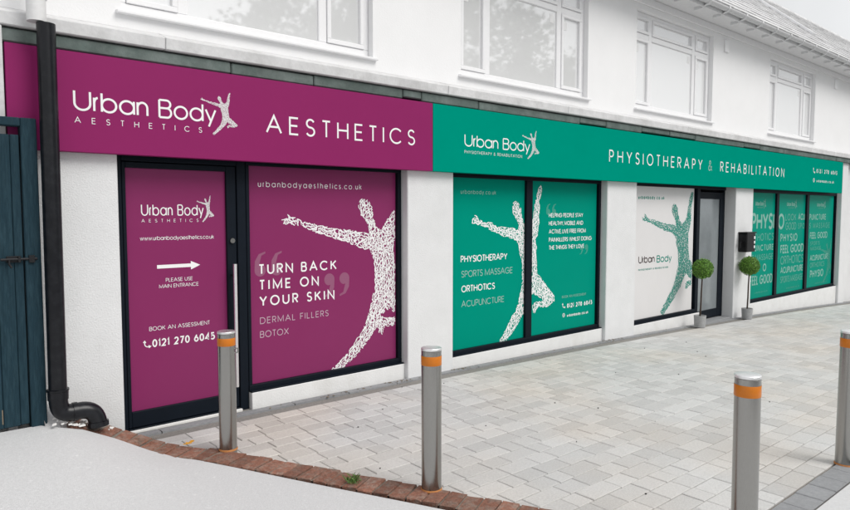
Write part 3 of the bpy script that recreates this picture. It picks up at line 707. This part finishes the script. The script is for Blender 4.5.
# ------------------------------------------------------------------ downpipe
dp = tag(empty('downpipe', (1.02, Y(5.1), .2)), 'black drainpipe with kinked foot running down beside the gate', 'drainpipe')
yp = Y(5.115)
child(MB().tube([(1.050, yp+.01, 3.02), (1.047, yp+.005, 2.0), (1.040, yp, .47)], .0585, 24).build('pipe', 'pipe_black', smooth=True), dp)
child(MB().lathe([(.058, .44), (.066, .442), (.067, .50), (.071, .503), (.071, .516), (.058, .52)], (1.040, yp, 0), 24).build('collar', 'pipe_black', smooth=True), dp)
def bez(P, n=22):
    out = []
    for k in range(n+1):
        t = k/n; Q = [Vector(p) for p in P]
        while len(Q) > 1: Q = [Q[i].lerp(Q[i+1], t) for i in range(len(Q)-1)]
        out.append(tuple(Q[0]))
    return out
el = bez([(1.040, yp, .47), (1.038, yp, .36), (1.06, yp, .335), (1.13, yp-.005, .335)], 12)+bez([(1.15, yp-.006, .335), (1.24, yp-.01, .345), (1.285, yp-.015, .31), (1.29, yp-.02, .205)], 12)
child(MB().tube(el, .061, 24).build('elbow', 'pipe_black', smooth=True), dp)
child(MB().tube([(1.128, yp-.005, .335), (1.158, yp-.006, .3355)], .067, 24).build('socket_ring', 'pipe_black', smooth=True), dp)
child(MB().tube([(1.289, yp-.018, .24), (1.2905, yp-.021, .205)], .069, 24).build('socket_ring', 'pipe_black', smooth=True), dp)
up = tag(empty('downpipe', (1.0, Y(5.15), 3.0)), 'pale grey upper rainwater pipe with socket above the black drainpipe', 'drainpipe')
child(MB().lathe([(.060, 0), (.060, .15), (.068, .152), (.072, .20), (.072, .235), (.060, .24), (.058, 1.86)], (1.0, Y(5.15), 3.03), 24).build('pipe', 'pipe_pale', smooth=True), up)

# ------------------------------------------------------------------ gate
gate = tag(empty('gate', (0, Y(5.2), .27)), 'dark teal boarded wooden gate with black bolt beside the drainpipe', 'gate')
yg = Y(5.2); GZ = .285
child(MB().box(.885, .982, yg-.02, yg+.08, .24, 2.385).build('post', 'gate_paint', bevel=.005), gate)
child(MB().box(-1.62, -1.53, yg-.02, yg+.08, .24, 2.385).build('post', 'gate_paint', bevel=.005), gate)
x = -1.52
while x < .86:
    wv = .098+rng.uniform(-.004, .004)
    if x+wv > .85: wv = .878-x
    child(MB().box(x+.001, x+wv-.001, yg+rng.uniform(-.002, .002), yg+.024, GZ+rng.uniform(-.006, .008), 2.27).build('board', 'gate_paint', bevel=.004), gate); x += wv
for z0 in (.45, 1.25, 2.08): child(MB().box(-1.51, .87, yg+.026, yg+.07, z0, z0+.12).build('brace_rail', 'gate_paint', bevel=.004), gate)
child(MB().box(-1.60, .884, yg-.03, yg+.05, 2.325, 2.383).build('top_rail', 'gate_paint', bevel=.006), gate)
for (a, z0, h) in ((.715, .31, .10),):
    child(MB().prism([(yg-.0035, z0), (yg-.0045, z0+h*.6), (yg-.0035, z0+h), (yg-.0005, z0+h), (yg-.0005, z0)], a, a+.006).build('worn_patch', 'bare_wood'), gate)
bolt = child(MB().box(.775, .862, yg-.012, yg-.003, 1.408, 1.452).build('bolt', 'iron', bevel=.003), gate)
for nm, mb_ in (('bolt_bar', MB().tube([(.74, yg-.024, 1.43), (.955, yg-.024, 1.43)], .009, 10)), ('keeper', MB().box(.905, .94, yg-.036, yg-.021, 1.405, 1.455)), ('bolt_knob', MB().tube([(.79, yg-.024, 1.43), (.785, yg-.05, 1.40), (.80, yg-.052, 1.375)], .007, 8)), ('staple', MB().box(.842, .856, yg-.036, yg-.013, 1.41, 1.45))):
    child_b(mb_.build(nm, 'iron', smooth=True), bolt)
nb = tag(MB().box(.76, .815, Y(5.262), -.002, .0, 3.0).build('wall_batten', 'ledge_stone', bevel=.005), 'grey vertical wall batten at the left end of the purple sign', 'batten')

# ------------------------------------------------------------------ key safe on the pillar
kb = tag(empty('entry_box', (12.3, 0, 1.0)), 'black entry box with three white buttons on the white pillar', 'intercom')
child(MB().box(12.22, 12.58, -.16, -.001, 1.02, 1.36).build('housing', 'black_plastic', bevel=.02, seg=2), kb)
child(MB().box(12.20, 12.60, -.175, -.001, 1.361, 1.385).build('rain_hood', 'black_plastic', bevel=.008), kb)
for k in range(3): child(MB().box(12.50, 12.55, -.169, -.158, 1.085+k*.085, 1.135+k*.085).build('button', 'white_plastic', bevel=.004), kb)
child(MB().tube([(12.225, -.07, 1.20), (12.15, -.07, 1.20), (12.14, -.07, 1.10)], .02, 10).build('latch', 'black_plastic', smooth=True), kb)

# ------------------------------------------------------------------ clipped box balls in pots
def topiary(x, dist, label, lean, seed, rb):
    z = zg(x)+.004; rg = random.Random(seed); t = tag(empty('topiary', (x, Y(dist), z)), label, 'potted plant', 'topiary balls either side of the entrance')
    pot = MB().lathe([(.080, 0), (.084, .004), (.096, .19), (.096, .195), (.086, .195), (.084, .175)], (0, 0, 0), 28).build('pot', 'pot_grey', t, smooth=True)
    MB().lathe([(.084, .165), (.083, .172), (.04, .178)], (0, 0, 0), 20).build('soil', 'soil', t)
    top = Vector((lean, 0, .80))
    MB().tube([(0, 0, .17), (lean*.3+.004, 0, .38), (lean*.7-.003, .003, .6), tuple(top+Vector((0, 0, .1)))], [.014, .013, .012, .010], 10).build('stem', 'bark', t, smooth=True)
    c = Vector((lean, 0, .80+rb)); mb = MB()
    n = 12
    core = bmesh.new(); bmesh.ops.create_icosphere(core, subdivisions=3, radius=rb*.93); i = len(mb.v)
    for v in core.verts: mb.v.append(tuple(c+v.co*(1+.06*noise.noise(v.co*14))))
    core.verts.index_update()
    for f in core.faces: mb.f.append(tuple(i+v.index for v in f.verts))
    core.free()
    co = mb.build('foliage_core', 'box_core', t)
    lf = MB()
    for _ in range(2600):
        d = Vector((rg.gauss(0, 1), rg.gauss(0, 1), rg.gauss(0, 1))).normalized()
        p = c+d*rb*(rg.uniform(.9, 1.07)+.09*noise.noise(d*3.5)); nrm = (d+Vector((rg.gauss(0, .7), rg.gauss(0, .7), rg.gauss(0, .7)))).normalized()
        u = nrm.orthogonal().normalized(); u.rotate(Matrix.Rotation(rg.uniform(0, 6.28), 3, nrm)); v = nrm.cross(u); s_ = rg.uniform(.006, .012)
        lf.quad(tuple(p-u*s_*1.3), tuple(p-v*s_*.7), tuple(p+u*s_*1.3), tuple(p+v*s_*.7))
    lf.build('foliage', 'box_leaf', t)
    return t
topiary(10.44, 5.15, 'topiary ball in grey pot below the white window beside the door', .05, 11, .158)
topiary(12.24, 5.16, 'topiary ball in grey pot in front of the pillar with the black box', .045, 12, .165)

# ------------------------------------------------------------------ bollards
def make_bollard():
    r = .0625; t = empty('bollard')
    MB().lathe([(r, -.05), (r, .920), (r-.002, .922)], n=40).build('body', 'steel', t, smooth=True)
    MB().lathe([(r+.0012, .924), (r+.0012, .936), (r-.001, .939), (r-.004, .940), (.02, .9425), (.002, .943)], n=40).build('cap', 'steel_cap', t, smooth=True)
    MB().lathe([(r-.003, .918), (r-.003, .926)], n=40, cap=False).build('cap_groove', 'iron', t, smooth=True)
    MB().lathe([(r+.0009, .828), (r+.0014, .829), (r+.0014, .888), (r+.0009, .889)], n=40, cap=False).build('reflective_band', 'reflective_orange', t, smooth=True)
    MB().lathe([(r+.005, 0), (r+.004, .010), (r+.001, .014)], n=40, cap=False).build('base_ring', 'rust', t, smooth=True)
    return t
b0 = make_bollard()
spots = [(2.003, 4.492, zc(1.99, 4.5)+.015, .868, 'steel bollard with orange band standing in front of the purple door'),
         (2.668, 3.012, zc(2.6, 3.0)+.012, .895, 'steel bollard on the brick edging in front of the first white pillar'),
         (3.405, 1.416, zc(3.3, 1.47), .925, 'nearest and largest steel bollard, cut off by the bottom of the picture'),
         (5.235, 1.50, zg(5.2), .955, 'steel bollard half cut off at the right edge of the picture')]
def place(root, parts, x, d, z, h, label):
    root.location = (x, Y(d), z); root.scale = (1, 1, h/.94); tag(root, label, 'bollard', 'steel bollards along the edge of the forecourt')
kids = list(b0.children)
for i, sp in enumerate(spots):
    if i == 0: r_ = b0
    else:
        r_ = b0.copy(); COL.objects.link(r_)
        for k in kids: c_ = k.copy(); COL.objects.link(c_); c_.parent = r_
        r_.rotation_euler = (rng.uniform(-.006, .006), rng.uniform(-.006, .006), rng.uniform(0, 6))
    place(r_, None, *sp)
MB().tube([(.062, 0, .80), (.082, 0, .802), (.082, 0, .77), (.062, 0, .768)], .006, 8).build('lug', 'steel', b0, smooth=True).rotation_euler = (0, 0, R(-35))

# ------------------------------------------------------------------ small things lying about
def leaf(x, d, z, s, a, mt='leaf_yellow'):
    mb = MB(); pts = [(-1, 0), (-.5, .35), (-.25, .2), (0, .6), (.25, .25), (.8, .35), (1, 0), (.7, -.3), (.3, -.2), (.05, -.55), (-.25, -.25), (-.6, -.3)]
    mb.v = [(px*s*math.cos(a)-py*s*math.sin(a), px*s*math.sin(a)+py*s*math.cos(a), .012*abs(py)+.01*px*px) for px, py in pts]+[(0, 0, .0)]
    mb.f = [(k, (k+1) % 12, 12) for k in range(12)]
    o = mb.build('fallen_leaf', mt); o.location = (x, Y(d), z); return o
tag(leaf(1.815, 4.76, zc(1.815, 4.76)+.026, .055, .4), 'yellow fallen leaf on the brick edging near the purple door', 'leaf')
wd_ = MB(); rg = random.Random(5)
for k in range(60):
    bx, by = rg.gauss(0, .022), rg.gauss(0, .022); h = rg.uniform(.02, .055); a = rg.uniform(0, 6.28); dx, dy = math.cos(a), math.sin(a)
    wd_.quad((bx-dy*.003, by+dx*.003, 0), (bx+dy*.003, by-dx*.003, 0), (bx+dx*h*.5+dy*.002, by+dy*h*.5-dx*.002, h*.75), (bx+dx*h*.9, by+dy*h*.9, h))
wo = tag(wd_.build('weed', 'weed'), 'small green weed growing between the edging bricks', 'weed'); wo.location = (2.36, Y(3.42), zc(2.36, 3.42)+.012)
dry = MB()
for k in range(45):
    bx, by = rg.gauss(0, .05), rg.gauss(0, .03); a = rg.uniform(0, 6.28); l_ = rg.uniform(.01, .03); z_ = .004+rg.random()*.01
    dx, dy = math.cos(a)*l_, math.sin(a)*l_
    dry.quad((bx-dx, by-dy, z_), (bx+dy*.12, by-dx*.12, z_+.004), (bx+dx, by+dy, z_+.002), (bx-dy*.12, by+dx*.12, z_+.004))
do = tag(dry.build('dry_litter', 'bare_wood'), kind='stuff'); do.location = (1.55, Y(4.90), zc(1.55, 4.90)+.03); tag(do, 'dry straw litter on the brick edging by the drainpipe', 'litter')
fk = MB()
for k in range(34):
    px, pd = 1.0+rg.random()*.42, 5.12+rg.uniform(-.05, .10); s_ = rg.uniform(.006, .022); a = rg.uniform(0, 3)
    z_ = zc(px, pd)+.027
    M0 = Matrix.Translation((px, Y(pd), z_)) @ Matrix.Rotation(a, 4, 'Z') @ Matrix.Rotation(rg.uniform(-.2, .2), 4, 'X')
    fk.box(-s_, s_, -s_*.6, s_*.6, -.004, .006, M0)
tag(tag(fk.build('plaster_flakes', 'plaster_flake', bevel=.002), kind='stuff'), 'white plaster flakes scattered round the foot of the drainpipe', 'debris')
gt = MB()
for k in range(20):
    px = rg.uniform(2.6, 9); pd = rg.uniform(1.8, 5.2)
    if px < brick_x(pd)+.1: continue
    s_ = rg.uniform(.003, .008); M0 = Matrix.Translation((px, Y(pd), zg(px)+.003)) @ Matrix.Rotation(rg.uniform(0, 3), 4, 'Z')
    gt.box(-s_, s_, -s_*.7, s_*.7, -.004, .004, M0)
tag(tag(gt.build('grit', 'grit', bevel=.002), kind='stuff'), 'dark specks of grit lying on the pavers', 'grit')
lw = MB()
for k in range(90):
    px = rg.choice([rg.gauss(4.25, .12), rg.gauss(5.15, .1), rg.uniform(1.7, 12), rg.gauss(3.4, .3), rg.gauss(8.1, .15)]); pd = 5.35-abs(rg.gauss(0, .05))-.012
    s_ = rg.uniform(.005, .014); M0 = Matrix.Translation((px, Y(pd), zg(px)+.008)) @ Matrix.Rotation(rg.uniform(0, 3), 4, 'Z') @ Matrix.Rotation(rg.uniform(-.4, .4), 4, 'X')
    lw.box(-s_, s_, -s_*.5, s_*.5, -.001, .002, M0)
tag(tag(lw.build('leaf_litter', 'bare_wood'), kind='stuff'), 'brown leaf crumbs blown against the foot of the shop wall', 'litter')
mo = MB()      # cement fillet behind the foot of the drainpipe
mo.v = [(.96, Y(5.12), .22), (1.16, Y(5.12), .18), (.96, -.002, .50), (.96, -.002, .20), (1.2, -.002, .18), (1.0, -.002, .40), (1.06, Y(5.14), .22)]
mo.f = [(0, 2, 5), (0, 5, 6), (0, 6, 1), (1, 6, 4), (6, 5, 4)]
tag(mo.build('cement_fillet', 'ledge_stone'), 'grey cement fillet behind the foot of the drainpipe', 'cement')

# ------------------------------------------------------------------ trees across the road, seen mirrored in the upper windows
def tree(x, y, h, rad, seed, label):
    rg = random.Random(seed); z = zg(x)-.14
    t = tag(empty('street_tree', (x, y, z)), label, 'tree', 'trees across the road mirrored in the upper windows')
    mb = MB(); mb.tube([(0, 0, -.1), (.1, 0, h*.2), (0, .1, h*.45), (.1, 0, h*.7)], [.26, .2, .15, .06], 10)
    for k in range(9):
        a = rg.uniform(0, 6.28); z0 = h*rg.uniform(.28, .6); l_ = rad*rg.uniform(.5, .85)
        mb.tube([(.04, .04, z0), (math.cos(a)*l_*.5, math.sin(a)*l_*.5, z0+l_*.45), (math.cos(a)*l_, math.sin(a)*l_, z0+l_*.75)], [.08, .05, .015], 6)
    mb.build('trunk', 'bark', t, smooth=True)
    lf = MB(); clumps = []
    for k in range(110):
        d = Vector((rg.gauss(0, 1), rg.gauss(0, 1), rg.gauss(0, 1))).normalized()*rg.uniform(.35, 1)**.5
        clumps.append((Vector((d.x*rad, d.y*rad, h*.62+d.z*h*.36)), rg.uniform(.5, 1.0)*rad*.32))
    for c, r in clumps:
        for _ in range(110):
            p = c+Vector((rg.gauss(0, .5), rg.gauss(0, .5), rg.gauss(0, .45)))*r
            u = Vector((rg.gauss(0, 1), rg.gauss(0, 1), rg.gauss(0, 1))).normalized(); v = u.orthogonal().normalized(); s_ = rg.uniform(.12, .24)
            lf.quad(tuple(p-u*s_), tuple(p-v*s_*.6), tuple(p+u*s_), tuple(p+v*s_*.6))
    lf.build('crown', 'tree_leaf', t)
tree(31, -25, 17.5, 5.0, 21, 'tall leafy tree mirrored in the second upper window')
tree(18.5, -25, 17.5, 4.2, 22, 'leafy tree mirrored in the first upper window')
tree(39, -24, 13.5, 3.4, 23, 'lower round tree mirrored beside the tallest one')
